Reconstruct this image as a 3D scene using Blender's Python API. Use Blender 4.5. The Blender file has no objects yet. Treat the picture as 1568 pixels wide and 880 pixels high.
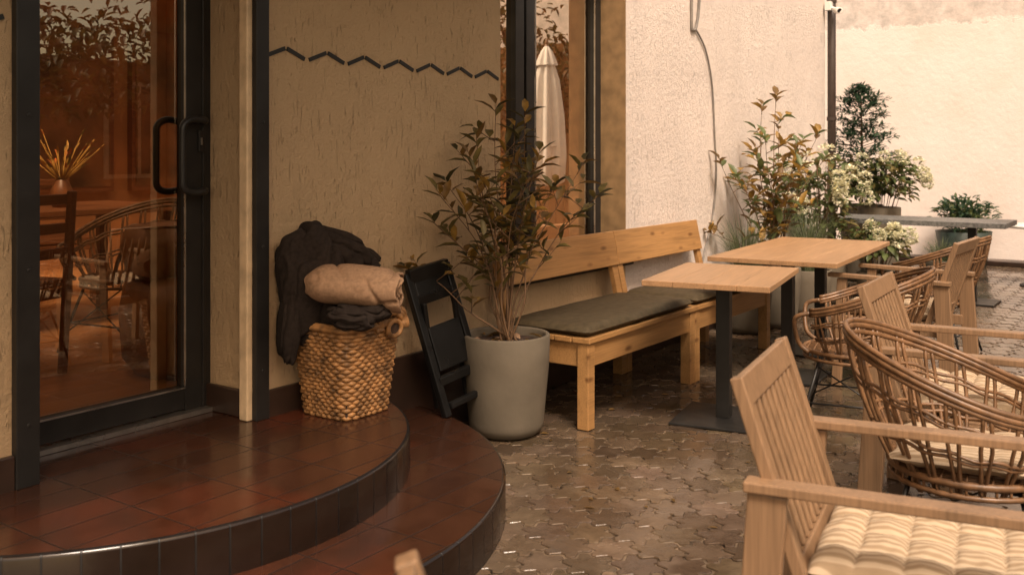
import bpy, math, random
from mathutils import Vector, Matrix, noise, Quaternion
random.seed(7)
R=random.random
def U(a,b): return a+(b-a)*R()
scene=bpy.context.scene
# ---------------------------------------------------------------- mesh builder
class MB:
    def __init__(s): s.v=[];s.f=[];s.m=[];s.s=[]
    def add(s,vs,fs,mat=0,smooth=False):
        o=len(s.v); s.v+= [tuple(p) for p in vs]
        for f in fs: s.f.append(tuple(i+o for i in f)); s.m.append(mat); s.s.append(smooth)
    def box(s,c,d,mat=0,M=None):
        c=Vector(c); vs=[]
        for x in(-.5,.5):
            for y in(-.5,.5):
                for z in(-.5,.5):
                    p=Vector((x*d[0],y*d[1],z*d[2]))
                    if M is not None: p=M@p
                    vs.append(c+p)
        s.add(vs,[(0,1,3,2),(4,6,7,5),(0,4,5,1),(2,3,7,6),(0,2,6,4),(1,5,7,3)],mat)
    def bx(s,x0,x1,y0,y1,z0,z1,mat=0):
        s.box(((x0+x1)/2,(y0+y1)/2,(z0+z1)/2),(x1-x0,y1-y0,z1-z0),mat)
    def beam(s,p0,p1,w,t,mat=0,up=(0,0,1),w1=None):
        p0=Vector(p0);p1=Vector(p1);d=(p1-p0).normalized();up=Vector(up)
        if abs(d.dot(up))>.98: up=Vector((0,1,0))
        a=d.cross(up).normalized(); b=a.cross(d).normalized()
        w1=w if w1 is None else w1
        vs=[]
        for p,ww in((p0,w),(p1,w1)):
            for i,j in((-1,-1),(1,-1),(1,1),(-1,1)): vs.append(p+a*i*ww/2+b*j*t/2)
        s.add(vs,[(3,2,1,0),(4,5,6,7),(0,1,5,4),(1,2,6,5),(2,3,7,6),(3,0,4,7)],mat)
    def tube(s,pts,r,mat=0,n=6,closed=False,cap=True):
        P=[Vector(p) for p in pts];N=len(P)
        rs=r if isinstance(r,(list,tuple)) else [r]*N
        vs=[];prev=None
        for i in range(N):
            if closed: t=P[(i+1)%N]-P[i-1]
            else: t=P[min(i+1,N-1)]-P[max(i-1,0)]
            if t.length<1e-9: t=Vector((0,0,1))
            t.normalize()
            if prev is None:
                up=Vector((0,0,1)) if abs(t.z)<.9 else Vector((1,0,0))
                a=t.cross(up).normalized()
            else:
                a=(prev-t*prev.dot(t))
                a=a.normalized() if a.length>1e-6 else prev
            prev=a;b=t.cross(a)
            for k in range(n):
                q=2*math.pi*k/n
                vs.append(P[i]+(a*math.cos(q)+b*math.sin(q))*rs[i])
        fs=[]
        for i in range(N if closed else N-1):
            j=(i+1)%N
            for k in range(n): fs.append((i*n+k,i*n+(k+1)%n,j*n+(k+1)%n,j*n+k))
        if not closed and cap: fs.append(tuple(range(n))[::-1]); fs.append(tuple((N-1)*n+k for k in range(n)))
        s.add(vs,fs,mat,True)
    def lathe(s,prof,c=(0,0,0),mat=0,n=40,rf=None,smooth=True):
        vs=[];fs=[]
        for i,(r,z) in enumerate(prof):
            for k in range(n):
                q=2*math.pi*k/n; rr=r*(rf(q,z) if rf else 1)
                vs.append((c[0]+rr*math.cos(q),c[1]+rr*math.sin(q),c[2]+z))
        for i in range(len(prof)-1):
            for k in range(n): fs.append((i*n+k,i*n+(k+1)%n,(i+1)*n+(k+1)%n,(i+1)*n+k))
        s.add(vs,fs,mat,smooth)
    def leaf(s,b,d,L,W,mat=0,curl=.25,fold=.25):
        b=Vector(b);d=Vector(d).normalized()
        a=d.cross(Vector((U(-.3,.3),U(-.3,.3),1)))
        if a.length<.01: a=Vector((1,0,0))
        a.normalize();u=a.cross(d).normalized()
        if u.z<0:u=-u
        def P(t,x,h=0): return b+d*(t*L)+a*(x*W)-u*(curl*L*t*t)+u*(h*W)
        vs=[P(0,0),P(.3,-.42,fold),P(.3,.42,fold),P(.3,0),P(.66,-.4,fold),P(.66,.4,fold),P(.66,0),P(1,0)]
        s.add(vs,[(0,1,3),(0,3,2),(1,4,6,3),(3,6,5,2),(4,7,6),(6,7,5)],mat,True)
    def obj(s,name,mats,loc=(0,0,0),rz=0,bevel=0,parent=None):
        me=bpy.data.meshes.new(name);me.from_pydata(s.v,[],s.f)
        for m in mats: me.materials.append(m)
        me.polygons.foreach_set("material_index",s.m);me.polygons.foreach_set("use_smooth",s.s)
        me.update()
        o=bpy.data.objects.new(name,me);scene.collection.objects.link(o)
        o.location=loc;o.rotation_euler=(0,0,rz)
        if bevel:
            md=o.modifiers.new("b","BEVEL");md.width=bevel;md.segments=2;md.limit_method='ANGLE';md.angle_limit=.9
        if parent: o.parent=parent
        return o
def cr(P,n=8,closed=False):
    P=[Vector(p) for p in P];N=len(P);out=[]
    for i in range(N if closed else N-1):
        if closed: a,b,c,d=P[i-1],P[i],P[(i+1)%N],P[(i+2)%N]
        else: a,b,c,d=P[max(i-1,0)],P[i],P[i+1],P[min(i+2,N-1)]
        for k in range(n):
            t=k/n
            out.append(.5*((2*b)+(c-a)*t+(2*a-5*b+4*c-d)*t*t+(3*b-a-3*c+d)*t**3))
    if not closed: out.append(P[-1])
    return out
# ---------------------------------------------------------------- materials
class NT:
    def __init__(s,name):
        s.mat=bpy.data.materials.new(name);s.mat.use_nodes=True;s.t=s.mat.node_tree
        s.b=s.t.nodes["Principled BSDF"];s.out=s.t.nodes["Material Output"]
    def n(s,typ,**k):
        x=s.t.nodes.new(typ)
        for a,v in k.items(): setattr(x,a,v)
        return x
    def l(s,a,b): s.t.links.new(a,b)
    def coord(s,sc=(1,1,1),kind="Object",rot=(0,0,0)):
        c=s.n("ShaderNodeTexCoord");m=s.n("ShaderNodeMapping");m.inputs["Scale"].default_value=sc;m.inputs["Rotation"].default_value=rot
        s.l(c.outputs[kind],m.inputs[0]);return m.outputs[0]
    def noise(s,vec,scale=1,det=4,rough=.5,dist=0):
        x=s.n("ShaderNodeTexNoise");x.inputs["Scale"].default_value=scale;x.inputs["Detail"].default_value=det
        x.inputs["Roughness"].default_value=rough;x.inputs["Distortion"].default_value=dist
        s.l(vec,x.inputs["Vector"]);return x.outputs["Fac"]
    def ramp(s,fac,st):
        x=s.n("ShaderNodeValToRGB");e=x.color_ramp.elements
        while len(e)<len(st): e.new(.5)
        for i,(p,c) in enumerate(st):
            e[i].position=p; e[i].color=(c,c,c,1) if isinstance(c,(int,float)) else (*c,1)
        s.l(fac,x.inputs[0]);return x.outputs[0]
    def mix(s,fac,a,b,bt='MIX'):
        x=s.n("ShaderNodeMix",data_type='RGBA',blend_type=bt)
        for v,i in((fac,0),(a,6),(b,7)):
            if isinstance(v,(int,float)): x.inputs[i].default_value=v
            elif isinstance(v,tuple): x.inputs[i].default_value=(*v,1)
            else: s.l(v,x.inputs[i])
        return x.outputs[2]
    def math(s,op,a,b=0):
        x=s.n("ShaderNodeMath",operation=op)
        for v,i in((a,0),(b,1)):
            if isinstance(v,(int,float)): x.inputs[i].default_value=v
            else: s.l(v,x.inputs[i])
        return x.outputs[0]
    def bump(s,h,st=.3,d=.01):
        x=s.n("ShaderNodeBump");x.inputs["Distance"].default_value=d
        if isinstance(st,(int,float)): x.inputs["Strength"].default_value=st
        else: s.l(st,x.inputs["Strength"])
        s.l(h,x.inputs["Height"]);s.l(x.outputs[0],s.b.inputs["Normal"])
    def col(s,c):
        if isinstance(c,tuple): s.b.inputs["Base Color"].default_value=(*c,1)
        else: s.l(c,s.b.inputs["Base Color"])
    def rough(s,c):
        if isinstance(c,(int,float)): s.b.inputs["Roughness"].default_value=c
        else: s.l(c,s.b.inputs["Roughness"])
def simple(name,c,rough=.6,var=.25,scale=12,bump=.15,metal=0,bd=.003,spec=None):
    m=NT(name);v=m.coord();f=m.noise(v,scale,5)
    lo=tuple(x*(1-var) for x in c);hi=tuple(min(1,x*(1+var)) for x in c)
    m.col(m.ramp(f,[(.3,lo),(.7,hi)]));m.rough(m.ramp(m.noise(v,scale*.7,3),[(.3,max(0,rough-.08)),(.7,min(1,rough+.08))]))
    if bump: m.bump(m.noise(v,scale*8,3),bump,bd)
    m.b.inputs["Metallic"].default_value=metal
    if spec is not None: m.b.inputs["Specular IOR Level"].default_value=spec
    return m.mat
def leafmat(name,c):
    m=NT(name);v=m.coord();f=m.noise(v,22,3)
    col=m.ramp(f,[(.3,tuple(x*.6 for x in c)),(.7,tuple(x*1.4 for x in c))]);m.col(col);m.rough(.45)
    t=m.n("ShaderNodeBsdfTranslucent");m.l(col,t.inputs[0]);x=m.n("ShaderNodeMixShader");x.inputs[0].default_value=.35
    m.l(m.b.outputs[0],x.inputs[1]);m.l(t.outputs[0],x.inputs[2]);m.l(x.outputs[0],m.out.inputs[0]);return m.mat
def wood(name,c,axis=0,rough=.5,knots=False,dark=.55,rings=18):
    m=NT(name);sc=[rings]*3;sc[axis]=1.3
    v=m.coord(tuple(sc));f=m.noise(v,1,5,.6,.6)
    base=m.ramp(f,[(.25,tuple(x*dark for x in c)),(.5,c),(.75,tuple(min(1,x*1.18) for x in c))])
    sc2=[140]*3;sc2[axis]=4
    g=m.noise(m.coord(tuple(sc2)),1,3)
    base=m.mix(.4,base,m.ramp(g,[(.35,tuple(x*.45 for x in c)),(.6,c)]))
    if knots:
        vo=m.n("ShaderNodeTexVoronoi");sc3=[9,9,9];sc3[axis]=3.2
        m.l(m.coord(tuple(sc3)),vo.inputs["Vector"]);vo.inputs["Scale"].default_value=1
        k=m.ramp(vo.outputs["Distance"],[(.05,1),(.17,0)])
        base=m.mix(m.math('MULTIPLY',k,.85),base,(c[0]*.22,c[1]*.14,c[2]*.1))
    m.col(base);m.rough(rough);m.bump(g,.2,.002);return m.mat
def stucco(name,c,groove=1.0):
    m=NT(name)
    # sparse short vertical gouges + fine rough grain
    g=m.noise(m.coord((95,95,12)),1,2,.5,.9);g2=m.noise(m.coord(),4.5,3)
    thr=m.math('SUBTRACT',g,m.math('MULTIPLY',m.math('SUBTRACT',g2,.5),.22))
    gr=m.ramp(thr,[(.645,0),(.685,1)])
    w=m.noise(m.coord(),1.1,5,.6)
    base=m.ramp(w,[(.3,tuple(x*.86 for x in c)),(.7,c)])
    base=m.mix(m.math('MULTIPLY',gr,.28*groove),base,tuple(x*.3 for x in c))
    fine=m.noise(m.coord(),170,5,.75);med=m.noise(m.coord((34,34,26)),1,6,.75)
    st=m.noise(m.coord((2,2,.5)),1,5,.7)
    base=m.mix(m.ramp(st,[(.5,0),(.8,.30)]),base,tuple(x*.6 for x in c))
    m.col(base);m.rough(.88);m.b.inputs["Specular IOR Level"].default_value=.2
    h=m.math('SUBTRACT',m.math('ADD',m.math('MULTIPLY',fine,.55),m.math('MULTIPLY',med,1.7)),m.math('MULTIPLY',gr,1.2*groove))
    m.bump(h,1.0,.013);return m.mat
M_stL=stucco("stucco_ochre_dim",(.66,.475,.285)); M_stR=stucco("stucco_pale_lit",(.88,.78,.71),.6)  # same wall; its dim and bright-lit stretches are put into two tones
M_cream=simple("cream_paint",(.60,.45,.28),.6)
M_black=simple("dark_metal",(.018,.017,.016),.42,bump=.04,var=.2,spec=.35)
M_plastic=simple("black_plastic",(.008,.008,.008),.32,bump=.1,spec=.35)
M_plinth=simple("plinth_tile",(.035,.020,.014),.35,var=.4,scale=5)
M_bench=wood("bench_pine",(.40,.215,.08),0,.45,knots=True,dark=.6)
M_table=wood("table_wood",(.40,.235,.12),0,.38,dark=.7,rings=14)
M_chair=wood("chair_wood",(.265,.162,.09),2,.45,dark=.6,rings=14)
M_dark_wood=wood("interior_wood",(.17,.065,.025),0,.4)
M_rattan=simple("rattan",(.16,.085,.04),.42,var=.4,scale=30)
M_seat=simple("olive_cushion",(.064,.048,.026),.7,scale=30,bump=.2,spec=.25)
M_pot=simple("concrete_pot",(.135,.113,.083),.8,var=.16,scale=5,bump=.3,spec=.25)
M_potg=simple("green_pot",(.02,.035,.028),.5)
M_soil_hole=simple("soil",(.05,.028,.018),.9,scale=60,bump=.8,var=.6)  # pot soil; also the painted shade of the basket's hand-hole
M_stem=simple("stem_bark",(.15,.085,.042),.7)
M_lo=leafmat("leaf_olive",(.135,.108,.034))
M_lb=leafmat("leaf_bronze",(.17,.10,.032))
M_ld=leafmat("leaf_dark",(.065,.058,.024))
M_ly=leafmat("leaf_yellow",(.30,.18,.04))
M_gr=leafmat("leaf_green",(.11,.14,.05))
M_con=leafmat("needle_green",(.045,.09,.05))
M_grass=leafmat("grass_blade",(.14,.17,.09))
M_flow=leafmat("flower_cream",(.72,.70,.52))
M_conc=simple("table_concrete",(.13,.13,.125),.5,var=.5,scale=45,bump=.3)
M_bdark=simple("blanket_dark",(.024,.018,.015),.95,var=.25,scale=60,bump=.4,spec=.15)
M_bbeige=simple("blanket_beige",(.31,.195,.12),.95,var=.18,scale=70,bump=.6,spec=.15)
M_wick=simple("wicker",(.27,.135,.048),.6,var=.65,scale=22)
M_white=simple("white_paint",(.75,.74,.7),.5,var=.05)
M_canvas=simple("canvas_white",(.86,.85,.82),.8,var=.06)
M_silver=simple("steel",(.5,.48,.45),.3,metal=.9)
M_brownwall=simple("brown_plaster",(.22,.12,.055),.8,scale=2)
M_roof=simple("roof_sheet",(.12,.08,.05),.7,scale=3)
M_pouf=simple("brown_leather",(.26,.12,.045),.5)
m=NT("striped_cushion");w=m.n("ShaderNodeTexWave");w.inputs["Scale"].default_value=15;w.inputs["Distortion"].default_value=.3
w.bands_direction='X';m.l(m.coord(),w.inputs["Vector"])
m.col(m.ramp(w.outputs["Fac"],[(.35,(.46,.36,.25)),(.65,(.31,.225,.14))]));m.rough(.9);m.bump(m.noise(m.coord(),220,2),.4,.002);M_cush=m.mat
def tilemat(name,kind,c1,c2,w_,h_,mort,red,redfac,mw=.004):
    m=NT(name);b=m.n("ShaderNodeTexBrick");b.offset=0
    for k,v in(("Scale",1),("Brick Width",w_),("Row Height",h_),("Mortar Size",mw),("Mortar Smooth",.3),("Bias",0)): b.inputs[k].default_value=v
    b.inputs["Color1"].default_value=(*c1,1);b.inputs["Color2"].default_value=(*c2,1);b.inputs["Mortar"].default_value=(*mort,1)
    m.l(m.coord(kind=kind),b.inputs["Vector"])
    n=m.noise(m.coord(),1.9,3,.5,.3)
    c=m.mix(m.math('MULTIPLY',m.ramp(n,[(.52,0),(.72,1)]),redfac),b.outputs["Color"],red)
    n2=m.noise(m.coord(),7,6,.7)
    c=m.mix(m.ramp(n2,[(.35,.45),(.65,0)]),c,tuple(x*.5 for x in c2))
    c=m.mix(b.outputs["Fac"],c,mort)
    m.col(c);m.rough(m.math('ADD',m.ramp(n2,[(.3,.10),(.7,.27)]),m.math('MULTIPLY',b.outputs["Fac"],.3)))
    inv=m.math('SUBTRACT',1,b.outputs["Fac"])
    m.bump(m.math('ADD',inv,m.math('MULTIPLY',n2,.09)),.45,.005);return m.mat
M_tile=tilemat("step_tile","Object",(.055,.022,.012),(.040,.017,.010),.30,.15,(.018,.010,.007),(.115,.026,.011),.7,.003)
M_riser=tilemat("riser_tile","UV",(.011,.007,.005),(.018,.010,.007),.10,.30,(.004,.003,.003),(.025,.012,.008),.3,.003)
# pavers
m=NT("paver_concrete");a=m.n("ShaderNodeAttribute");a.attribute_name="Col"
v=m.coord();wet=m.noise(v,.8,6,.7,.4);fine=m.noise(v,70,4,.7);mid=m.noise(v,9,5,.65)
c=m.mix(m.ramp(mid,[(.3,.0),(.75,1)]),(.100,.070,.046),(.200,.150,.104))
c=m.mix(.9,c,a.outputs["Color"],'MULTIPLY')
wm=m.ramp(wet,[(.38,0),(.52,1)])
c=m.mix(m.math('MULTIPLY',wm,.55),c,(.046,.031,.020))
m.col(c);m.rough(m.math('ADD',m.math('SUBTRACT',.32,m.math('MULTIPLY',wm,.28)),m.math('MULTIPLY',mid,.09)))
m.bump(m.math('ADD',m.math('MULTIPLY',fine,.4),mid),m.math('SUBTRACT',.5,m.math('MULTIPLY',wm,.38)),.008);M_pav=m.mat
M_joint=simple("joint_sand_glint",(.115,.085,.058),.18,var=.9,scale=11,bump=.7)  # sand whose strong pale spots put wet highlights into the colour
# back wall
m=NT("old_plaster");v=m.coord();sx=m.n("ShaderNodeSeparateXYZ");m.l(v,sx.inputs[0])
nn=m.noise(v,1.1,6,.6);n3=m.noise(v,5,7,.75)
zz=m.math('ADD',sx.outputs[2],m.math('MULTIPLY',m.math('SUBTRACT',n3,.5),.35))
band=m.ramp(m.math('SUBTRACT',zz,2.5),[(.49,0),(.54,1)])
c=m.ramp(nn,[(.3,(.86,.73,.65)),(.5,(.90,.80,.74)),(.7,(.92,.84,.79))])
c=m.mix(m.ramp(m.noise(m.coord((1,1,1)),2.6,7,.75,1.2),[(.65,0),(.70,.35)]),c,(.70,.50,.38))
c=m.mix(m.math('MULTIPLY',band,m.ramp(n3,[(.38,.1),(.62,.75)])),c,(.45,.42,.38))
m.col(c);m.rough(.9);m.bump(m.math('ADD',n3,m.math('MULTIPLY',band,-.6)),.5,.02);M_old=m.mat
def glass(name,fac,tint):
    m=NT(name);t=m.n("ShaderNodeBsdfTransparent");t.inputs[0].default_value=(*tint,1)
    g=m.n("ShaderNodeBsdfGlossy");g.inputs["Roughness"].default_value=.0;g.inputs[0].default_value=(.98,.88,.74,1)
    lw=m.n("ShaderNodeFresnel");lw.inputs[0].default_value=1.5
    f=m.math('ADD',lw.outputs[0],fac);x=m.n("ShaderNodeMixShader")
    m.l(f,x.inputs[0]);m.l(t.outputs[0],x.inputs[1]);m.l(g.outputs[0],x.inputs[2]);m.l(x.outputs[0],m.out.inputs[0]);return m.mat
M_gd=glass("door_glass",.17,(.95,.72,.48)); M_gw=glass("window_glass",.50,(.75,.42,.2))
# ---------------------------------------------------------------- ground + pavers
g=MB();g.add([(-60,-60,-.005),(80,-60,-.005),(80,60,-.005),(-60,60,-.005)],[(0,1,2,3)]);g.obj("ground",[M_joint])
pv=MB();cols=[];s=.092;W_=s*math.sqrt(3);nseg=6
CX,CY=-2.0,.27
def hexpts(cx,cy,k,z):
    pts=[]
    for i in range(6):
        a0=math.radians(30+60*i);a1=math.radians(90+60*i)
        p=Vector((math.cos(a0),math.sin(a0)))*s;q=Vector((math.cos(a1),math.sin(a1)))*s
        d=q-p;nr=Vector((d.y,-d.x)).normalized()
        for j in range(nseg):
            t=j/nseg;pp=p+d*t+nr*math.sin(2*math.pi*t)*.019
            pp=pp*k;pts.append((cx+pp.x,cy+pp.y,z))
    return pts
row=0;y=-6.
while y<6.:
    x=-7.+(row%2)*W_/2
    while x<9.3:
        if (x>5.9 or y<.05) and math.hypot(x-CX,y-CY)>1.3:
            t=U(-.002,.002);n=6*nseg;jx=U(-.004,.004);jy=U(-.004,.004);kk=U(.92,.965)
            tx,ty=U(-.018,.018),U(-.018,.018)
            A=hexpts(x+jx,y+jy,kk,-.012);B=hexpts(x+jx,y+jy,kk,t-.003);C=hexpts(x+jx,y+jy,kk-.05,t)
            C=[(p[0],p[1],p[2]+(p[0]-x)*tx+(p[1]-y)*ty) for p in C];B=[(p[0],p[1],p[2]+(p[0]-x)*tx+(p[1]-y)*ty) for p in B]
            fs=[]
            for r_ in (0,1):
                for k in range(n): fs.append((r_*n+k,r_*n+(k+1)%n,(r_+1)*n+(k+1)%n,(r_+1)*n+k))
            fs.append(tuple(2*n+k for k in range(n)))
            pv.add(A+B+C,fs,0,False)
            q=U(.5,1.2)*(1.25 if R()<.08 else 1);cols+=[(q,q*U(.93,1.02),q*U(.86,1.04),1)]*(3*n)
        x+=W_
    y+=s*1.5;row+=1
po=pv.obj("paving",[M_pav],rz=0)
ca=po.data.color_attributes.new("Col",'FLOAT_COLOR','POINT')
ca.data.foreach_set("color",[c for q in cols for c in q])
# ---------------------------------------------------------------- building
bld=bpy.data.objects.new("cafe_building",None);scene.collection.objects.link(bld)
H=4.2
w=MB()
w.bx(-8,-2.50,0,.36,0,H);w.bx(-2.50,-1.53,0,.36,2.42,H)
w.bx(-1.53,.16,0,.36,0,H);w.bx(.16,1.586,0,.36,0,.64);w.bx(.16,1.586,0,.36,2.75,H)
w.obj("facade_wall",[M_stL],parent=bld)
w=MB();w.bx(1.586,5.84,0,.36,0,H);w.bx(5.50,5.84,.36,6,0,H);w.obj("side_wall",[M_stR],parent=bld)
w=MB()
w.bx(-8,5.5,5.6,5.8,0,H);w.bx(-8.2,-8,.36,5.8,0,H)
w.bx(-8,-5,.36,5.6,3.3,3.5);w.bx(4.5,5.5,.36,5.6,3.3,3.5);w.bx(-5,4.5,4.0,5.6,3.3,3.5);w.bx(-5,4.5,.36,.9,3.3,3.5)  # ceiling strips with openings added so sky light reaches the room
w.bx(-5,4.5,2.2,2.8,3.3,3.5)
w.obj("interior_walls",[simple("interior_paint",(.30,.145,.06),.7,scale=2)],parent=bld)
w=MB();w.bx(-8,5.5,.36,5.6,.1,.29);w.obj("interior_floor",[wood("parquet",(.42,.20,.08),0,.3)],parent=bld)
w=MB()
for i in range(9):
    x=-5+i*1.1;w.bx(x,x+.9,5.52,5.6,1.0,2.6,0);w.bx(x+.04,x+.86,5.51,5.522,1.05,2.55,1)
w.obj("interior_panelling",[M_dark_wood,simple("panel_brown",(.13,.06,.025),.4,var=.7,scale=3)],parent=bld)
w=MB()
w.bx(1.574,1.5855,-.004,.21,.66,2.75);w.obj("window_reveal",[simple("reveal_paint",(.24,.15,.07),.6)],parent=bld)
w=MB();w.bx(.10,1.64,-.035,.2,.635,.665);w.obj("window_sill",[M_black],bevel=.003,parent=bld)
w=MB()
z0,z1=.665,2.75
for a,b in((.16,.22),(.565,.655),(.68,.77),(1.495,1.574)): w.bx(a,b,.18,.25,z0,z1)
w.bx(.655,.68,.2,.24,z0,z1)
for a,b in((.22,.565),(.77,1.495)):
    w.bx(a,b,.183,.247,z0,z0+.085);w.bx(a,b,.183,.247,z1-.08,z1)
w.obj("window_frame",[M_black],bevel=.003,parent=bld)
w=MB();w.bx(1.483,1.494,.176,.182,z0+.085,z1-.08);w.bx(.772,.780,.176,.182,z0+.085,z1-.08);w.obj("window_trim",[M_silver],parent=bld)
w=MB()
for a,b in((.22,.565),(.77,1.495)): w.add([(a,.215,z0),(b,.215,z0),(b,.215,z1),(a,.215,z1)],[(0,1,2,3)])
w.obj("window_glass",[M_gw],parent=bld)
w=MB()
w.bx(-8,-2.53,-.022,0,0,.41);w.bx(-1.485,5.84,-.022,0,0,.41);w.bx(-1.552,-1.53,.075,.32,.3,.41)
w.obj("plinth",[M_plinth],bevel=.004,parent=bld)
w=MB();w.bx(-1.580,-1.53,.0,.050,.3,2.42);w.obj("door_jamb_trim",[M_cream],bevel=.006,parent=bld)
w=MB();w.bx(-1.556,-1.49,-.03,-.001,.3,4.0);w.bx(-2.53,-2.452,-.03,.03,.3,4.0)
for z in(.5,1.0,1.5,2.0,2.5):
    for x in(-1.523,-2.49):
        w.tube([(x,-.029,z),(x,-.034,z)],.007,0,8)
w.obj("steel_post",[M_black],bevel=.003,parent=bld)
w=MB()
def zz(u0,u1):
    k=-20
    while k<20:
        a=-1.378+.1175*k;b=a+.1175
        za,zb=(1.814,1.770) if k%2==0 else (1.770,1.814)
        if a>=u0 and b<=u1:
            t0,t1=(.05,.88) if k%2==0 else (.10,.95)
            w.beam((a+.1175*t0,-.004,za+(zb-za)*t0),(a+.1175*t1,-.004,za+(zb-za)*t1),.006,.017,0)
        k+=1
zz(-1.5,.17);zz(-3.8,-2.52);w.obj("zigzag_strip",[M_black],parent=bld)
w=MB()
w.bx(-1.655,-1.53,.29,.35,.305,2.42);w.bx(-2.5,-2.42,.29,.35,.305,2.42)
w.bx(-2.42,-1.655,.293,.347,.325,.415);w.bx(-2.42,-1.655,.293,.347,2.3,2.42)
w.bx(-1.575,-1.56,.284,.29,.32,2.4)
w.bx(-1.598,-1.572,.279,.29,1.38,1.47)
w.obj("door_frame",[M_black],bevel=.004,parent=bld)
w=MB();w.bx(-2.5,-1.53,.25,.36,.30,.318);w.bx(-1.662,-1.656,.286,.292,.42,2.3);w.bx(-2.42,-1.66,.287,.292,.41,.416)
w.bx(-1.589,-1.583,.274,.279,1.41,1.44)
w.obj("door_threshold",[M_silver],parent=bld)
w=MB();w.add([(-2.42,.32,.41),(-1.655,.32,.41),(-1.655,.32,2.3),(-2.42,.32,2.3)],[(0,1,2,3)]);w.obj("door_glass",[M_gd],parent=bld)
w=MB()
for n0,n1 in((.29,.235),(.35,.41)):
    p=[(-1.585,n0,1.51),(-1.60,n1,1.51),(-1.66,n1,1.515),(-1.705,n1,1.49),(-1.71,n1,1.43),(-1.71,n1,1.29),(-1.705,n1,1.235),(-1.66,n1,1.215),(-1.60,n1,1.22),(-1.585,n0,1.22)]
    w.tube(cr(p,6),.0145,0,10)
w.obj("door_handle",[M_black],parent=bld)
w=MB()
w.bx(-8.3,5.9,-.25,.4,H,H+.12);w.bx(-8.3,-5,.4,6,H,H+.12);w.bx(4.5,5.9,.4,6,H,H+.12)  # left open above the room to let the sky light in
w.obj("roof",[M_roof],parent=bld)
w=MB();w.bx(-4.6,.4,-1.6,-.01,2.86,2.92)
for i in range(11): w.bx(-4.5+i*.47,-4.44+i*.47,-1.57,-.02,2.76,2.86)
w.obj("unseen_shade_canopy",[M_dark_wood],parent=bld)  # unseen canopy, placed and sized to darken the entrance side
w=MB();w.tube([(5.87,-.06,0.1),(5.87,-.06,H)],.042,0,14)
for z in(.6,1.7,2.9): w.lathe([(.05,0),(.05,.04)],(5.87,-.06,z),0,14)
w.obj("downspout",[simple("pipe_brown",(.05,.035,.028),.4)])
w=MB();w.box((5.80,-.05,2.86),(.07,.06,.09),0);w.tube([(5.80,-.08,2.84),(5.78,-.14,2.82)],.014,0,8)
w.tube([(5.80,-.13,2.81),(5.70,-.19,2.79)],.034,0,12);w.tube([(5.70,-.19,2.79),(5.698,-.192,2.789)],.024,1,12)
w.obj("security_camera",[M_white,M_black],bevel=.003)
w=MB()
w.tube(cr([(2.72,-.012,3.3),(2.74,-.012,2.6),(2.69,-.012,2.34),(2.62,-.012,2.30),(2.60,-.012,2.4),(2.60,-.012,3.3)],8),.011,0,8)
w.tube(cr([(2.69,-.012,2.30),(2.86,-.012,2.16),(2.98,-.012,1.9),(3.03,-.012,1.5),(3.06,-.012,1.2),(2.98,-.012,.85),(2.80,-.012,.55),(2.75,-.012,.3)],8),.007,0,8)
w.obj("wall_cable",[simple("cable_grey",(.2,.18,.16),.5)])
w=MB();w.bx(9.2,9.5,-9,7,0,4.4);w.obj("courtyard_wall",[M_old])
w=MB();w.bx(8.9,9.199,-2.3,7,0,.06);w.obj("wall_kerb",[M_plinth],bevel=.01)
w=MB()
for i in range(38): w.bx(8.95,8.975,-8.2+i*.155,-8.06+i*.155,.05,3.1)
for z in(.4,1.6,2.8): w.bx(8.98,9.03,-8.2,-2.31,z,z+.08)
w.obj("unseen_reflection_fence",[wood("fence_wood",(.24,.11,.03),2,.5)])  # out of view; added to give the window a dark brown reflection
opp=bpy.data.objects.new("neighbour_building",None);scene.collection.objects.link(opp)
w=MB();w.bx(-10,9.2,-9.3,-9,0,2.7);w.obj("neighbour_wall",[M_brownwall],parent=opp)
w=MB()
for i in range(7):
    x=-8.6+i*2.5
    w.bx(x,x+1.1,-9.0,-8.96,1.0,2.4,0);w.bx(x+.06,x+.52,-8.96,-8.95,1.06,2.34,1);w.bx(x+.58,x+1.04,-8.96,-8.95,1.06,2.34,1)
w.obj("neighbour_windows",[M_cream,M_black],parent=opp)
# ---------------------------------------------------------------- steps
def step(mb,Rr,z0_,z1_):
    a0=math.asin(-CY/Rr)
    n=96;st=-math.pi-a0;en=a0
    rings=[(Rr,z0_),(Rr,z1_-.012),(Rr-.004,z1_-.003),(Rr-.013,z1_)]
    vs=[];uv=[]
    for r_,z in rings:
        for k in range(n+1):
            q=st+(en-st)*k/n;vs.append((CX+r_*math.cos(q),CY+r_*math.sin(q),z));uv.append((q*Rr,z))
    fs=[]
    for i in range(3):
        for k in range(n): fs.append((i*(n+1)+k,i*(n+1)+k+1,(i+1)*(n+1)+k+1,(i+1)*(n+1)+k))
    return vs,uv,fs,tuple(3*(n+1)+k for k in range(n+1))
sb=MB();uvs=[]
for Rr,a,b in((1.50,-.01,.15),(1.13,.15,.30)):
    vs,uv,fs,top=step(sb,Rr,a,b);o=len(sb.v)
    sb.add(vs,fs[:],1,True);uvs+=uv
    sb.f.append(tuple(i+o for i in top));sb.m.append(0);sb.s.append(False)
o=len(sb.v);sb.bx(-2.5,-1.53,0,.29,.1,.2985,0);uvs+=[(0,0)]*(len(sb.v)-o)
so=sb.obj("entrance_steps",[M_tile,M_riser])
ul=so.data.uv_layers.new(name="UVMap")
for lp in so.data.loops: ul.data[lp.index].uv=uvs[lp.vertex_index]
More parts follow.
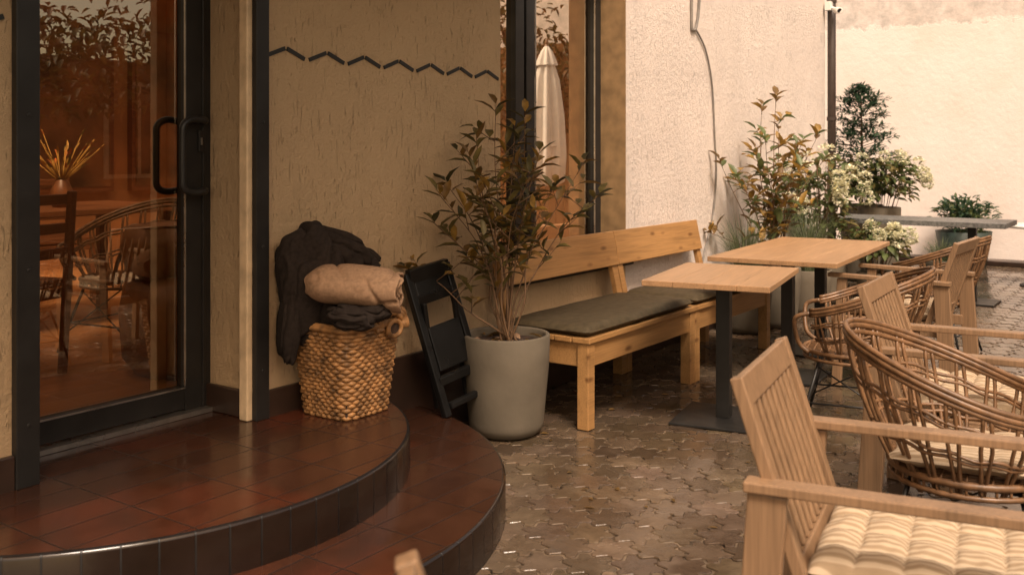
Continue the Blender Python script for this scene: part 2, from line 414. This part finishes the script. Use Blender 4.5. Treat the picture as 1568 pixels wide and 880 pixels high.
# ---------------------------------------------------------------- bench
def bench(name,u0,L):
    b=MB()
    y0=-.65;lw=.065
    for x in(0,L-lw):
        b.bx(x,x+lw,y0,y0+lw,0,.43)
        b.bx(x,x+lw,-.19,-.125,0,.43)
        b.beam((x+lw/2,-.155,.44),(x+lw/2,-.075,.80),.06,.035,0,up=(0,1,0))
    b.bx(lw+.001,L-lw-.001,y0+.008,y0+.036,.31,.43)
    b.bx(lw+.001,L-lw-.001,-.16,-.13,.31,.43)
    for x in(.012,L-.040): b.bx(x,x+.028,y0+lw+.001,-.191,.31,.43)
    for i in range(5): b.bx(-.01,L+.01,y0-.012+i*.106,y0-.012+i*.106+.1,.431,.458)
    return b.obj(name,[M_bench],(u0,0,0),bevel=.004)
def backrest(b,L):
    M=Matrix.Rotation(math.radians(-12),3,'X')
    b.box((L/2,-.098,.775),(L,.032,.215),0,M)
b1=bench("wooden_bench",.0,1.255);b2=bench("wooden_bench",1.262,1.255)
for bo in(b1,b2):
    bb=MB();backrest(bb,1.256);bb.obj("backrest",[M_bench],(0,0,0),bevel=.005,parent=bo)
def pad(nx,ny,lx,ly,t,tuft=0,edge=6,seed=0):
    vs=[];fs=[]
    for side in(1,-1):
        for j in range(ny+1):
            for i in range(nx+1):
                x=2*i/nx-1;y=2*j/ny-1
                e=max(0,(1-abs(x)**edge)*(1-abs(y)**edge))**.45
                h=e
                if tuft:
                    h=e*(.62+.38*math.sqrt(abs(math.sin(math.pi*tuft*(x+1)/2)*math.sin(math.pi*tuft*(y+1)/2))))
                h+=.16*noise.noise(Vector((x*2.5,y*2.5,seed)))*e+(.10*noise.noise(Vector((x*9,y*9,seed)))*e if tuft else 0)
                sh=.018*noise.noise(Vector((x*3,y*3,seed+9)))
                vs.append((x*lx/2+sh*(1-e),y*ly/2+sh*(1-e),side*t/2*h))
    n=nx+1
    for s_ in(0,1):
        o=s_*n*(ny+1)
        for j in range(ny):
            for i in range(nx):
                f=(o+j*n+i,o+j*n+i+1,o+(j+1)*n+i+1,o+(j+1)*n+i);fs.append(f if s_==0 else f[::-1])
    return vs,fs
def seatpad(u,L):
    b=MB();vs,fs=pad(60,24,L,.50,.06,edge=14,seed=u);b.add([(x+u,y-.405,z+.488) for x,y,z in vs],fs,0,True)
    pts=[]
    for (x,y) in((-L/2+.02,-.25),(L/2-.02,-.25),(L/2,-.23),(L/2,.23),(L/2-.02,.25),(-L/2+.02,.25),(-L/2,.23),(-L/2,-.23)): pts.append((x*.995+u,y*.99-.405,.486))
    b.tube(pts,.005,0,6,closed=True);return b.obj("bench_cushion",[M_seat])
seatpad(.61,1.23);seatpad(1.83,1.1)
# ---------------------------------------------------------------- tables
def table(name,loc,rz,lx,ly,poles,topm,base=.42,t=.028):
    b=MB()
    npl=4 if topm==M_table else 1
    for i in range(npl):
        a=-ly/2+i*ly/npl;b.bx(-lx/2,lx/2,a,a+ly/npl-(.0012 if i<npl-1 else 0),.75-t,.75-.0004*(i%2),0)
    for px in poles:
        b.bx(px-.035,px+.035,-.035,.035,.012,.735-t,1);b.bx(px-base/2,px+base/2,-base/2,base/2,0,.012,1)
        b.bx(px-.16,px+.16,-.03,.03,.735-t,.749-t,1)
    return b.obj(name,[topm,M_black],(loc[0],loc[1],.002),rz,bevel=.0025)
table("cafe_table",(.60,-1.11),math.radians(10),.86,.62,[0],M_table,.46)
table("cafe_table",(2.16,-1.02),math.radians(4),1.62,.76,[-.42,.4],M_table,.42)
table("cafe_table",(5.63,-.92),math.radians(90),1.65,.66,[-.5,.42],M_conc,.42,.045)
b=MB();b.lathe([(0,.60),(.36,.60),(.365,.61),(.365,.625),(.36,.63),(0,.63)],mat=0,n=40);b.tube([(0,0,.01),(0,0,.6)],.03,1,12);b.lathe([(0,.0),(.22,.0),(.22,.012),(0,.015)],mat=1,n=30)
b.obj("round_side_table",[M_white,M_black],(7.2,-1.82,.002))
# ---------------------------------------------------------------- chairs
def armchair(loc,ang,cushion=True):
    b=MB()
    yb=lambda z:-.225-(z-.42)*.33
    for sx in(-1,1):
        x=sx*.255
        b.beam((x,yb(.36),.36),(x,yb(.875),.875),.036,.03,0,up=(0,1,0))
        b.beam((sx*.287,-.30,.635),(sx*.287,-.345,0),.03,.085,0,up=(0,1,0))
        b.beam((sx*.287,.25,.635),(sx*.287,.285,0),.03,.055,0,up=(0,1,0))
        b.beam((sx*.287,-.35,.648),(sx*.287,.33,.655),.055,.024,0)
        b.beam((sx*.262,-.29,.37),(sx*.262,.26,.385),.022,.06,0)
    d=Vector((0,yb(1)-yb(0),1)).normalized()
    b.beam((-.236,yb(.84),.84),(.236,yb(.84),.84),.022,.07,0,up=d)
    b.beam((-.236,yb(.46),.46),(.236,yb(.46),.46),.022,.05,0,up=d)
    for i in range(9):
        x=-.205+i*.41/8;b.beam((x,yb(.484),.484),(x,yb(.806),.806),.022,.012,0,up=(0,1,0))
    b.beam((-.25,.25,.385),(.25,.25,.385),.024,.06,0);b.beam((-.25,-.22,.37),(.25,-.22,.37),.024,.05,0)
    for i in range(7): b.beam((-.25,-.18+i*.066,.41),(.25,-.18+i*.066,.41),.05,.014,0)
    o=b.obj("wooden_armchair",[M_chair],(loc[0],loc[1],0),ang,bevel=.004)
    if cushion:
        c=MB();vs,fs=pad(80,80,.50,.49,.095,tuft=5,edge=10,seed=loc[0]);c.add([(x,y+.02,z+.462) for x,y,z in vs],fs,0,True)
        c.obj("seat_cushion",[M_cush],parent=o)
    return o
A=math.pi
armchair((-1.775,-2.60),A+math.radians(9))
armchair((-.13,-2.44),A+math.radians(3))
armchair((1.95,-1.66),math.radians(-2))
armchair((-3.204,-2.76),A+math.radians(41.3),False)
def rattan(loc,ang,cushion=True):
    b=MB()
    def P(t,v):
        q=math.radians(40)-t*math.radians(260)
        back=math.sin(math.pi*t)**1.5
        r0=.225;r1=.30+.02*back
        r=r0+(r1-r0)*math.sin(v*math.pi/2)
        zt=.60+.20*back;z=.40+(zt-.40)*v
        y=r*math.sin(q)*(1.0) -.04*back*v
        return Vector((r*math.cos(q)*1.02,y,z))
    N=48
    for off,rr in((0,.011),(.06,.009)):
        b.tube([P(i/N,1-off) for i in range(N+1)],rr,0,8)
    b.tube([P(i/N,1)+Vector((0,0,.016)) for i in range(N+1)],.009,0,8)
    for v in(.30,.36,.66,.72): b.tube([P(i/N,v)+Vector((0,0,.005*math.sin(i*1.3+v*9))) for i in range(N+1)],.006,0,6)
    nr=15
    for i in range(nr):
        t=(i+.5)/nr
        for e in(-.009,.009): b.tube([P(min(1,max(0,t+e*(1.3-.6*abs(v-3)/3))),v/6) for v in range(-1,7)],.0065,0,6)
    for t in(0,1):
        p=P(t,1);q=P(t,0);f=Vector((0,.10,0))
        b.tube(cr([p,p+f*.7+Vector((0,0,-.03)),q+f*1.1+Vector((0,0,.05)),q+f*.6],6),.011,0,8)
    ring=[Vector((.235*math.cos(a),.235*math.sin(a)+.01,.40)) for a in [2*math.pi*k/36 for k in range(36)]]
    b.tube(ring,.012,0,8,closed=True);b.tube([p+Vector((0,0,-.035)) for p in ring],.009,0,8,closed=True)
    for k in range(0,36): b.tube([ring[k],ring[k]+Vector((0,0,-.035))],.005,0,5)
    for k in range(13):
        x=-.21+k*.035;h=math.sqrt(max(0,.235**2-x*x));b.tube([(x,-h+.01,.402),(x,h+.01,.402)],.006,0,5)
        b.tube([(-h,x+.01,.408),(h,x+.01,.408)],.004,0,5)
    L=[(.19,.19),(-.19,.19),(-.19,-.19),(.19,-.19)]
    for x,y in L: b.tube([(x*.8,y*.8,.375),(x*1.32,y*1.32,0.004)],.008,1,8)
    for i in range(4):
        x,y=L[i];x2,y2=L[(i+1)%4];b.tube([(x*1.1,y*1.1,.16),(x2*1.1,y2*1.1,.16)],.005,1,6)
        b.tube([(x*.86,y*.86,.33),(x2*1.16,y2*1.16,.11)],.004,1,6)
    b.tube([(x*.8,y*.8,.372) for x,y in L],.008,1,8,closed=True)
    o=b.obj("rattan_chair",[M_rattan,M_black],(loc[0],loc[1],0),ang)
    if cushion:
        c=MB();vs,fs=pad(40,40,.42,.42,.07,tuft=3,edge=4,seed=loc[1]);c.add([(x,y+.01,z+.445) for x,y,z in vs],fs,0,True);c.obj("seat_cushion",[M_cush],parent=o)
    return o
rattan((.80,-1.72),math.radians(12),False)
rattan((-.83,-2.52),A+math.radians(8))
rattan((3.02,-1.62),math.radians(-5),False)
rattan((-.95,1.75),math.radians(100),False).location.z=.29
# ---------------------------------------------------------------- plants
def potmesh(b,r,h,mat=0,soil=1,taper=.86,c=(0,0,0)):
    rb=r*taper;pr=[(0,.0),(rb*.55,.0)]
    for k in range(7):
        a=math.pi/2*k/6;pr.append((rb-.36*rb*(1-math.sin(a)),.36*rb*(1-math.cos(a))))
    pr+=[(r*.99,h*.75),(r,h-.006),(r-.004,h),(r-.018,h),(r-.022,h-.01),(r-.025,h-.05)]
    b.lathe(pr,c,mat,56)
    pts=[(0,h-.045)]+[((r-.024)*k/5,h-.045) for k in range(1,6)]
    b.lathe(pts,(c[0],c[1],c[2]+.002),soil,40)
def shrub(b,base,ends,leafL,leafW,mats,stem,twigs=6,per=6,tstart=.35,sr=.007):
    for e in ends:
        e=Vector(e);p0=Vector(base)+Vector((U(-.05,.05),U(-.05,.05),0))
        mid=p0.lerp(e,.5);mid.x=p0.x+(e.x-p0.x)*U(.2,.55);mid.y=p0.y+(e.y-p0.y)*U(.2,.55)
        q=p0.lerp(mid,.5)+Vector((U(-.04,.04),U(-.04,.04),0))
        path=cr([p0,q,mid,mid.lerp(e,.5)+Vector((U(-.03,.03),U(-.03,.03),U(0,.04))),e],5);N=len(path)
        b.tube(path,[sr*(1-.75*i/(N-1)) for i in range(N)],stem,5)
        for k in range(twigs+1):
            t=tstart+(1-tstart)*(k+U(-.3,.3))/twigs;t=min(1,max(.1,t));p=path[int(t*(N-1))]
            if k==twigs: d=(path[-1]-path[-3]).normalized();L=.07
            else:
                a=U(0,6.28);d=Vector((math.cos(a),math.sin(a),U(.3,1.1))).normalized();L=U(.07,.19)
            tip=p+d*L+Vector((0,0,.01))
            b.tube([p,p.lerp(tip,.5)+Vector((0,0,-.004)),tip],[sr*.4,sr*.35,sr*.2],stem,4)
            for j in range(per):
                tt=.25+.75*j/(per-1);a=j*2.4+U(-.4,.4)
                sd=Vector((math.cos(a),math.sin(a),U(-.2,.55)))
                ld=(d*(.5+.5*tt)+sd*.9).normalized()
                b.leaf(p.lerp(tip,tt),ld,leafL*U(.6,1.15),leafW*U(.75,1.2),random.choice(mats),U(.05,.45),U(.1,.35))
b=MB();potmesh(b,.215,.49)
ends=[]
for i in range(11):
    a=i*2.4+U(-.3,.3);r=.40*math.sqrt((i+.6)/11);ends.append((r*math.cos(a)*1.05,r*math.sin(a)*.85,1.52-1.2*r*r-U(0,.26)))
ends+=[(-.02,.05,1.57),(.09,-.05,1.50),(-.36,.26,.80),(.30,-.32,1.14),(-.30,-.05,1.22),(-.25,.2,1.0)]
shrub(b,(0,0,.44),ends,.112,.042,[2,2,3,2,4,5],6,twigs=5,per=4,tstart=.48,sr=.006)
for i in range(26):
    a=U(0,6.28);r=U(.02,.19);b.leaf((r*math.cos(a),r*math.sin(a),.455),(U(-1,1),U(-1,1),U(-.05,.3)),U(.05,.1),.035,random.choice([3,7,3]))
b.obj("potted_shrub",[M_pot,M_soil_hole,M_lo,M_lb,M_ld,M_ly,M_stem,M_bbeige],(-.25,-.33,0))
b=MB();potmesh(b,.21,.47);ends=[]
for i in range(11):
    a=i*2.4;r=.44*math.sqrt((i+.6)/11);ends.append((r*math.cos(a),r*math.sin(a)*.8,1.62-1.6*r*r-U(0,.35)))
ends+=[(.05,0,1.80),(.0,.1,1.68),(-.42,.25,1.25),(.45,-.2,1.5),(-.5,.3,.75)]
shrub(b,(0,0,.42),ends,.125,.055,[2,3,5,5,2],6,twigs=5,per=4,tstart=.35)
b.obj("potted_shrub",[M_pot,M_soil_hole,M_gr,M_lb,M_ld,M_ly,M_stem],(3.38,-.36,0))
def grassplant(loc,n=260,h=.75,r=.4,name="ornamental_grass",pot=(.2,.38)):
    b=MB();potmesh(b,pot[0],pot[1])
    for i in range(n):
        a=U(0,6.28);d=Vector((math.cos(a),math.sin(a),0));rr=U(.1,1)*r;hh=h*U(.6,1);side=Vector((-d.y,d.x,0))*U(.003,.005)
        p0=d*U(0,.08)+Vector((0,0,pot[1]-.05));L=[]
        for k in range(6):
            t=k/5;L.append(p0+d*rr*t**1.8+Vector((0,0,hh*(t*1.15-.45*t**3*rr/r))))
        vs=[];
        for k,p in enumerate(L): s_=side*(1-k/5.3);vs+=[p-s_,p+s_]
        b.add(vs,[(2*k,2*k+1,2*k+3,2*k+2) for k in range(5)],2,True)
    return b.obj(name,[M_pot,M_soil_hole,M_grass],(loc[0],loc[1],0))
grassplant((3.02,-.27),340,.62,.46);grassplant((4.15,-.38),320,.66,.42);grassplant((6.35,-1.0),200,.30,.3,pot=(.18,.3))
def hydr(loc,r,h0,h1,n,fl,pot=(.2,.35)):
    b=MB();potmesh(b,pot[0],pot[1])
    for i in range(26):
        a=U(0,6.28);e=Vector((r*.8*math.cos(a)*U(.2,1),r*.8*math.sin(a)*U(.2,1),U(h0,h1)))
        b.tube([(0,0,pot[1]-.05),(e.x*.4,e.y*.4,e.z*.55),e],[.006,.004,.003],4,4)
    for i in range(n):
        v=Vector((U(-1,1),U(-1,1),U(-1,1)))
        if v.length>1: v.normalize()
        v*=U(.6,1.1)*(1+.25*noise.noise(v*2+Vector((n,0,0))));p=Vector((v.x*r,v.y*r,(h0+h1)/2+v.z*(h1-h0)/2))
        b.leaf(p,(v.x+U(-.6,.6),v.y+U(-.6,.6),U(-.5,.5)),U(.07,.12),U(.045,.07),random.choice([2,2,5]))
    for i in range(fl):
        a=U(2.3,5.6);el=U(-.2,1.2);rr=U(.045,.075);c=Vector((1.2*r*math.cos(a)*math.cos(el),1.2*r*math.sin(a)*math.cos(el),(h0+h1)/2+1.12*(h1-h0)/2*math.sin(el)))
        for j in range(110):
            v=Vector((U(-1,1),U(-1,1),U(-1,1))).normalized();b.leaf(c+v*rr*U(.75,1),v+Vector((U(-.8,.8),U(-.8,.8),0)),.028,.028,3,.1,.1)
    return b.obj("hydrangea_bush",[M_pot,M_soil_hole,M_gr,M_flow,M_stem,M_lo],(loc[0],loc[1],0))
hydr((4.85,-.28),.34,.55,1.38,430,13,(.22,.42));hydr((4.95,-.75),.25,.42,.72,220,7,(.18,.3));hydr((6.55,-.35),.40,.85,1.35,560,9,(.22,.8))
b=MB();potmesh(b,.22,.82)
b.tube([(0,0,.78),(.02,0,1.4),(-.03,0,2.12)],[.02,.014,.004],3,6)
for i in range(120):
    t=(i/120)**.9;z=.9+1.2*t;a=i*2.4;rr=(.44*(1-t)**.7+.08)*U(.5,1.15)*(1+.3*math.sin(z*11))
    d=Vector((math.cos(a),math.sin(a),U(-.05,.45)));p0=Vector((-.03*t,0,z));tip=p0+d*rr
    b.tube([p0,tip],[.004,.002],3,4)
    for k in range(30):
        tt=U(.25,1)**.7;q=p0.lerp(tip,tt)+Vector((U(-1,1),U(-1,1),U(-1,.6)))*.03;b.leaf(q,d*.8+Vector((U(-1,1),U(-1,1),U(-.7,.6)))*.8,U(.04,.085),.024,2,.1,.1)
b.obj("potted_conifer",[M_pot,M_soil_hole,M_con,M_stem],(6.62,-.15,0))
b=MB();b.lathe([(0,0),(.25,0),(.32,.42),(.30,.42),(.28,.38)],mat=0,n=40);b.lathe([(0,.385),(.28,.385)],mat=1,n=40)
for i in range(800):
    v=Vector((U(-1,1),U(-1,1),U(-1,1)));v=v.normalized()*U(.2,1) if v.length>1 else v
    sc=1+.5*noise.noise(v*2.2)
    b.leaf((v.x*.33*sc,v.y*.33*sc,.60+v.z*.24*sc),(v.x+U(-.5,.5),v.y+U(-.5,.5),U(-.2,.9)),U(.06,.12),.04,random.choice([2,2,3]))
b.obj("potted_evergreen",[M_potg,M_soil_hole,M_con,M_gr],(8.75,-.78,0))
def tree(loc,h,r,nc=16,nl=110):
    b=MB();b.tube(cr([(0,0,0),(.05,.03,h*.3),(-.05,.05,h*.55),(0,0,h*.85)],5),[.14-.11*i/15 for i in range(16)],0,8)
    cl=[]
    for i in range(nc):
        a=i*2.4;z=h*U(.42,.97);e=Vector((math.cos(a)*r*U(.4,1),math.sin(a)*r*U(.4,1),z));b.tube(cr([(0,0,z*.7),e*.5+Vector((0,0,z*.42)),e],4),[.045-.035*k/8 for k in range(9)],0,5);cl.append(e)
    for c in cl:
        for i in range(nl):
            v=Vector((U(-1,1),U(-1,1),U(-1,1)));b.leaf(c+v*.5,(U(-1,1),U(-1,1),U(-1,.5)),U(.1,.17),.07,random.choice([1,2]))
    b.obj("courtyard_tree",[M_stem,M_lb,M_lo],(loc[0],loc[1],0))
tree((3.6,-6.3),4.6,1.6,22);tree((1.2,-7.0),4.8,1.6,22);tree((5.9,-6.6),4.6,1.4);tree((8.1,-4.9),3.8,.9,14)
# ---------------------------------------------------------------- parasol (closed)
b=MB()
rf=lambda q,z:1+.22*math.sin(q*8)*(1 if z<2.4 else .4)
b.lathe([(.10,1.0),(.17,1.05),(.185,1.35),(.165,1.8),(.12,2.2),(.07,2.42),(.05,2.46)],mat=0,n=96,rf=rf)
b.lathe([(.115,2.36),(.10,2.42),(.06,2.52),(.02,2.58),(0,2.585)],mat=0,n=96,rf=lambda q,z:1+.12*math.sin(q*8))
b.tube([(0,0,.05),(0,0,2.6)],.022,1,12);b.lathe([(0,2.58),(.02,2.59),(.024,2.62),(.012,2.66),(0,2.67)],mat=1,n=16)
b.lathe([(0,0),(.28,0),(.28,.06),(.05,.09),(.03,.25),(0,.25)],mat=2,n=30)
b.tube([(.2*math.cos(a)*.92,.2*math.sin(a)*.92,1.45) for a in [k*.2618 for k in range(24)]],.012,0,6,closed=True)
b.obj("closed_parasol",[M_canvas,M_chair,M_conc],(5.14,-2.5,0))
# ---------------------------------------------------------------- basket + blankets
b=MB()
def sq(t,h,off=0):
    q=t*2*math.pi;c,s_=math.cos(q),math.sin(q);k=(abs(c)**6+abs(s_)**6)**(-1/6)
    return Vector(((h*k+off)*c,(h*k+off)*s_,0))
rows=22
for r_ in range(rows):
    z=.010+r_*.016;h=.130+.038*r_/rows;N=176
    pts=[]
    for k in range(N):
        off=.0055*math.sin(k/N*2*math.pi*26+(r_%2)*math.pi)+.002*noise.noise(Vector((k*.15,r_*2,3)));p=sq(k/N,h,off);p.z=z+.004*noise.noise(Vector((k*.2,r_,0)));
        pts.append(p)
    b.tube(pts,.0095,0,6,closed=True)
for k in range(52):
    t=(k+.5)/52;p=sq(t,.128);q=sq(t,.166);q.z=.355;p.z=.0;b.tube([p,q],.006,0,5)
for j in range(3): b.tube([Vector((p.x,p.y,.362+j*.008)) for p in [sq(k/96,.168,(-.006,.008,0)[j]) for k in range(96)]],.012,0,8,closed=True)
for off in(0,.016,.032):
    pts=[]
    for k in range(17):
        a=math.pi*k/16;pts.append((.090+math.cos(a)*(.088-off*.8),-.178-.004*math.sin(k*2),.345+math.sin(a)*(.10-off)))
    b.tube(cr(pts,3),.0115,0,8)
b.tube([(.090+.040*math.cos(a),-.190,.350+.032*math.sin(a)) for a in [k*.3927 for k in range(16)]],.010,0,8,closed=True)
b.add([(.090+.040*math.cos(k*.3927),-.187,.350+.032*math.sin(k*.3927)) for k in range(16)],[tuple(range(16))],1)  # dark disc stands in for the shade inside the hand-hole
b.bx(-.125,.125,-.125,.125,.005,.31,1)
bas=b.obj("wicker_basket",[M_wick,M_soil_hole],(-1.225,-.20,.30),math.radians(0))
def lump(b,c,rad,rot,seed,mat,fold=.16,nl=120,dirv=(1,.3,.6),freq=6,warp=2.4):
    Rm=Matrix.Rotation(rot[2],3,'Z')@Matrix.Rotation(rot[1],3,'Y')@Matrix.Rotation(rot[0],3,'X')
    vs=[];fs=[];m_=nl//2;dv=Vector(dirv).normalized()
    for j in range(m_+1):
        th=math.pi*j/m_
        for i in range(nl):
            ph=2*math.pi*i/nl;v=Vector((math.sin(th)*math.cos(ph),math.sin(th)*math.sin(ph),math.cos(th)))
            w1=noise.noise(v*1.3+Vector((seed,0,0)))
            ph_=v.dot(dv)*freq+w1*warp+noise.noise(v*2.2+Vector((0,seed,0)))*.9
            rid=(1-abs(math.sin(ph_)))**2.2
            amp=.5+.9*noise.noise(v*1.7+Vector((0,0,seed*3)))
            f=1+.16*w1-fold*rid*max(0.1,amp+.3)+.05*math.sin(ph_*2.3+w1*8)*.5
            p=Vector((math.copysign(abs(v.x)**.85,v.x)*rad[0],math.copysign(abs(v.y)**.85,v.y)*rad[1],math.copysign(abs(v.z)**.9,v.z)*rad[2]))*f
            vs.append(Vector(c)+Rm@p)
    for j in range(m_):
        for i in range(nl): fs.append((j*nl+i,(j+1)*nl+i,(j+1)*nl+(i+1)%nl,j*nl+(i+1)%nl))
    b.add(vs,fs,mat,True)
b=MB()
lump(b,(-1.345,-.13,.84),(.15,.10,.25),(0,-.10,-.6),3,0,.18,170,(.8,.3,-.45),5,1.6)
lump(b,(-1.24,-.13,.97),(.16,.10,.085),(0,.30,-.7),8,0,.20,150,(.2,.5,1),5,1.8)
lump(b,(-1.12,-.15,.91),(.12,.10,.075),(0,.45,-.6),5,0,.20,150,(.3,.4,1),5,1.8)
lump(b,(-1.435,-.09,.69),(.05,.08,.17),(0,.08,-.6),12,0,.12,90,(1,.2,.1),4,1.2)
lump(b,(-1.20,-.2,.69),(.155,.15,.12),(0,0,0),15,0,.12,90)
b.obj("dark_blanket",[M_bdark])
b=MB();lump(b,(-1.365,-.365,.725),(.10,.075,.050),(0,.10,-.75),21,0,.2,150,(.2,.3,1),4,1.5)
lump(b,(-1.30,-.40,.735),(.10,.06,.045),(0,-.15,-.9),27,0,.2,150,(.2,.3,1),4,1.5)
b.obj("dark_blanket",[M_bdark])
b=MB();ax=Vector((.60,-.80,.03)).normalized();side=Vector((.80,.60,0));upv=Vector((0,0,1));c0=Vector((-1.305,-.325,.85))
Ns=190;Nl=80;L=.37;vs=[]
def spir(k):
    t=k/(Ns-1);ang=t*2*math.pi*2.6+.6;r=.030+.064*t
    return r*math.cos(ang)*1.3,r*math.sin(ang)*.95
for i in range(Nl+1):
    t=i/Nl;x=(t-.5)*L;e=min(t,1-t)*L;sc=1-.45*max(0,1-e/.07)**2*(1 if t<.5 else .0)+.06*max(0,t-.75)*4
    for side_ in(0,1):
        for k in range(Ns):
            a,c_=spir(k);rr=math.hypot(a,c_);th=.012 if side_==0 else 0
            a2,c2=a*(1-th/rr),c_*(1-th/rr);ang=math.atan2(c_,a)
            cre=(1-abs(math.sin(x*15+c_*16+a*5+noise.noise(Vector((x*7,c_*9,1)))*2.6)))**4
            cr2=(1-abs(math.sin(x*9-c_*30+noise.noise(Vector((x*9,c_*9,7)))*2.5)))**5
            fade=max(0,noise.noise(Vector((x*6,c_*6,5)))+.45);f2=max(0,t-.45)*2
            w_=noise.noise(Vector((x*5,a*7,c_*7)))*.022-cre*.020*fade-cr2*.020*f2
            p=ax*x+side*a2*sc+upv*c2*sc
            p+= (side*a+upv*c_).normalized()*w_+ax*(noise.noise(Vector((k*.06,0,t>.5)))*.022+.006*math.sin(k*.35)*(2*t-1))
            p.z-=.05*(x/L)**2+ .07*x
            vs.append(c0+p)
fs=[];n=2*Ns
for i in range(Nl):
    for k in range(Ns-1):
        fs.append((i*n+k,i*n+k+1,(i+1)*n+k+1,(i+1)*n+k));fs.append((i*n+Ns+k,(i+1)*n+Ns+k,(i+1)*n+Ns+k+1,i*n+Ns+k+1))
    k=Ns-1;fs.append((i*n+k,i*n+Ns+k,(i+1)*n+Ns+k,(i+1)*n+k))
for i in(0,Nl):
    for k in range(Ns-1): fs.append((i*n+k,i*n+k+1,i*n+Ns+k+1,i*n+Ns+k))
b.add(vs,fs,0,True)
lump(b,c0+Vector((0,0,-.005)),(.155,.05,.045),(0,0,-.93),4,0,.1,50)
b.obj("beige_blanket",[M_bbeige])
# ---------------------------------------------------------------- folded black chair leaning on the wall
b=MB()
for x in(0,.27):
    b.beam((x,-.24,.0),(x,-.05,.66),.04,.034,0,up=(0,1,0))
for x in(.03,.24): b.beam((x,-.15,.02),(x,-.12,.52),.026,.024,0,up=(0,1,0))
b.beam((0,-.06,.645),(.27,-.06,.645),.035,.07,0);b.beam((0,-.085,.53),(.27,-.085,.53),.03,.05,0);b.beam((0,-.20,.16),(.27,-.20,.16),.03,.045,0)
b.box((.135,-.075,.58),(.22,.022,.09),0,Matrix.Rotation(-.28,3,'X'))
b.box((.135,-.155,.30),(.215,.028,.21),0,Matrix.Rotation(-.28,3,'X'))
b.beam((.02,-.245,.05),(.25,-.245,.05),.03,.03,0)
fo=b.obj("folded_chair",[M_plastic],(-.62,-.03,.152),math.radians(-4),bevel=.006);fo.rotation_euler=(0,math.radians(-7),math.radians(-4))
# ---------------------------------------------------------------- interior furniture
b=MB();b.bx(-.9,.9,-.45,.45,.71,.75)
for x in(-.8,.8):
    for y in(-.36,.36): b.bx(x-.03,x+.03,y-.03,y+.03,0,.71)
b.obj("dining_table",[M_dark_wood],(-1.05,2.75,.29),bevel=.006)
def dchair(loc,rz):
    b=MB();b.bx(-.22,.22,-.22,.22,.43,.47)
    for x in(-.2,.2):
        b.beam((x,.2,0),(x,.19,.43),.035,.035);b.beam((x,-.2,0),(x,-.26,.9),.035,.035)
    for z in(.6,.72,.86): b.beam((-.2,-.235,z),(.2,-.235,z),.02,.05)
    for y in(-.2,.2): b.beam((-.2,y,.4),(.2,y,.4),.02,.05)
    b.obj("dining_chair",[M_dark_wood],(loc[0],loc[1],.29),rz,bevel=.005)
dchair((-1.75,1.6),.3);dchair((-2.6,2.3),-.2);dchair((-.2,3.8),3)
b=MB();b.lathe([(0,0),(.30,0),(.36,.08),(.375,.30),(.35,.44),(.25,.48),(0,.48)],mat=0,n=40);b.lathe([(.20,.46),(.34,.50),(.37,.62),(.34,.72),(.28,.70)],mat=0,n=40,rf=lambda q,z:1 if math.sin(q)>-.2 else .75)
b.obj("brown_armchair",[M_pouf],(-1.02,1.05,.29))
b=MB();b.lathe([(0,0),(.05,0),(.075,.07),(.05,.14),(.035,.17)],mat=0,n=24)
for i in range(46):
    a=U(0,6.28);d=Vector((math.cos(a)*U(.3,1.1),math.sin(a)*U(.3,1.1),1)).normalized();e=d*U(.14,.38);b.tube([(0,0,.15),e+Vector((0,0,.13))],.003,2,4)
    b.leaf(e*.85+Vector((0,0,.13)),d,.08,.018,random.choice([1,2,3]))
b.obj("flower_vase",[M_dark_wood,simple("flower_orange",(.42,.12,.02),.6),simple("flower_yellow",(.36,.2,.035),.6),M_lo],(-.83,2.62,1.04))
b=MB()
for i in range(90):
    x=U(-1.2,3.5);y=U(-2.8,-.2)
    if math.hypot(x-CX,y-CY)>1.55: b.leaf((x,y,.006),(U(-1,1),U(-1,1),0),U(.02,.055),.02,0,.02,.15)
b.obj("fallen_leaves",[M_lb])
# ---------------------------------------------------------------- camera, light
cam=bpy.data.cameras.new("camera");co=bpy.data.objects.new("camera",cam);scene.collection.objects.link(co)
co.location=(-4.185,-3.12,1.38);co.rotation_euler=(math.radians(90),0,math.radians(-55));cam.lens=34.44;cam.sensor_width=36
cam.shift_y=-.132;cam.clip_end=300;cam.dof.use_dof=True;cam.dof.focus_distance=4.7;cam.dof.aperture_fstop=4.0
scene.camera=co
S=Vector((-.42,-.50,.95)).normalized()
sun=bpy.data.lights.new("sun","SUN");sun.energy=3.9;sun.angle=math.radians(16);sun.color=(1,.885,.765)
su=bpy.data.objects.new("sun",sun);scene.collection.objects.link(su);su.rotation_euler=(-S).to_track_quat('-Z','Y').to_euler()
wd=bpy.data.worlds.new("World");scene.world=wd;wd.use_nodes=True;nt=wd.node_tree;bg=nt.nodes["Background"]
sky=nt.nodes.new("ShaderNodeTexSky");sky.sky_type='NISHITA';sky.sun_disc=False
sky.sun_elevation=math.asin(S.z);sky.sun_rotation=math.atan2(S.x,S.y);sky.dust_density=3;sky.air_density=1.0
mx=nt.nodes.new("ShaderNodeMix");mx.data_type='RGBA';mx.blend_type='MULTIPLY';mx.inputs[0].default_value=1;mx.inputs[7].default_value=(2.3,1.65,1.03,1)
nt.links.new(sky.outputs[0],mx.inputs[6]);nt.links.new(mx.outputs[2],bg.inputs[0]);bg.inputs[1].default_value=.15
scene.view_settings.view_transform='Standard';scene.view_settings.look='None';scene.view_settings.exposure=0
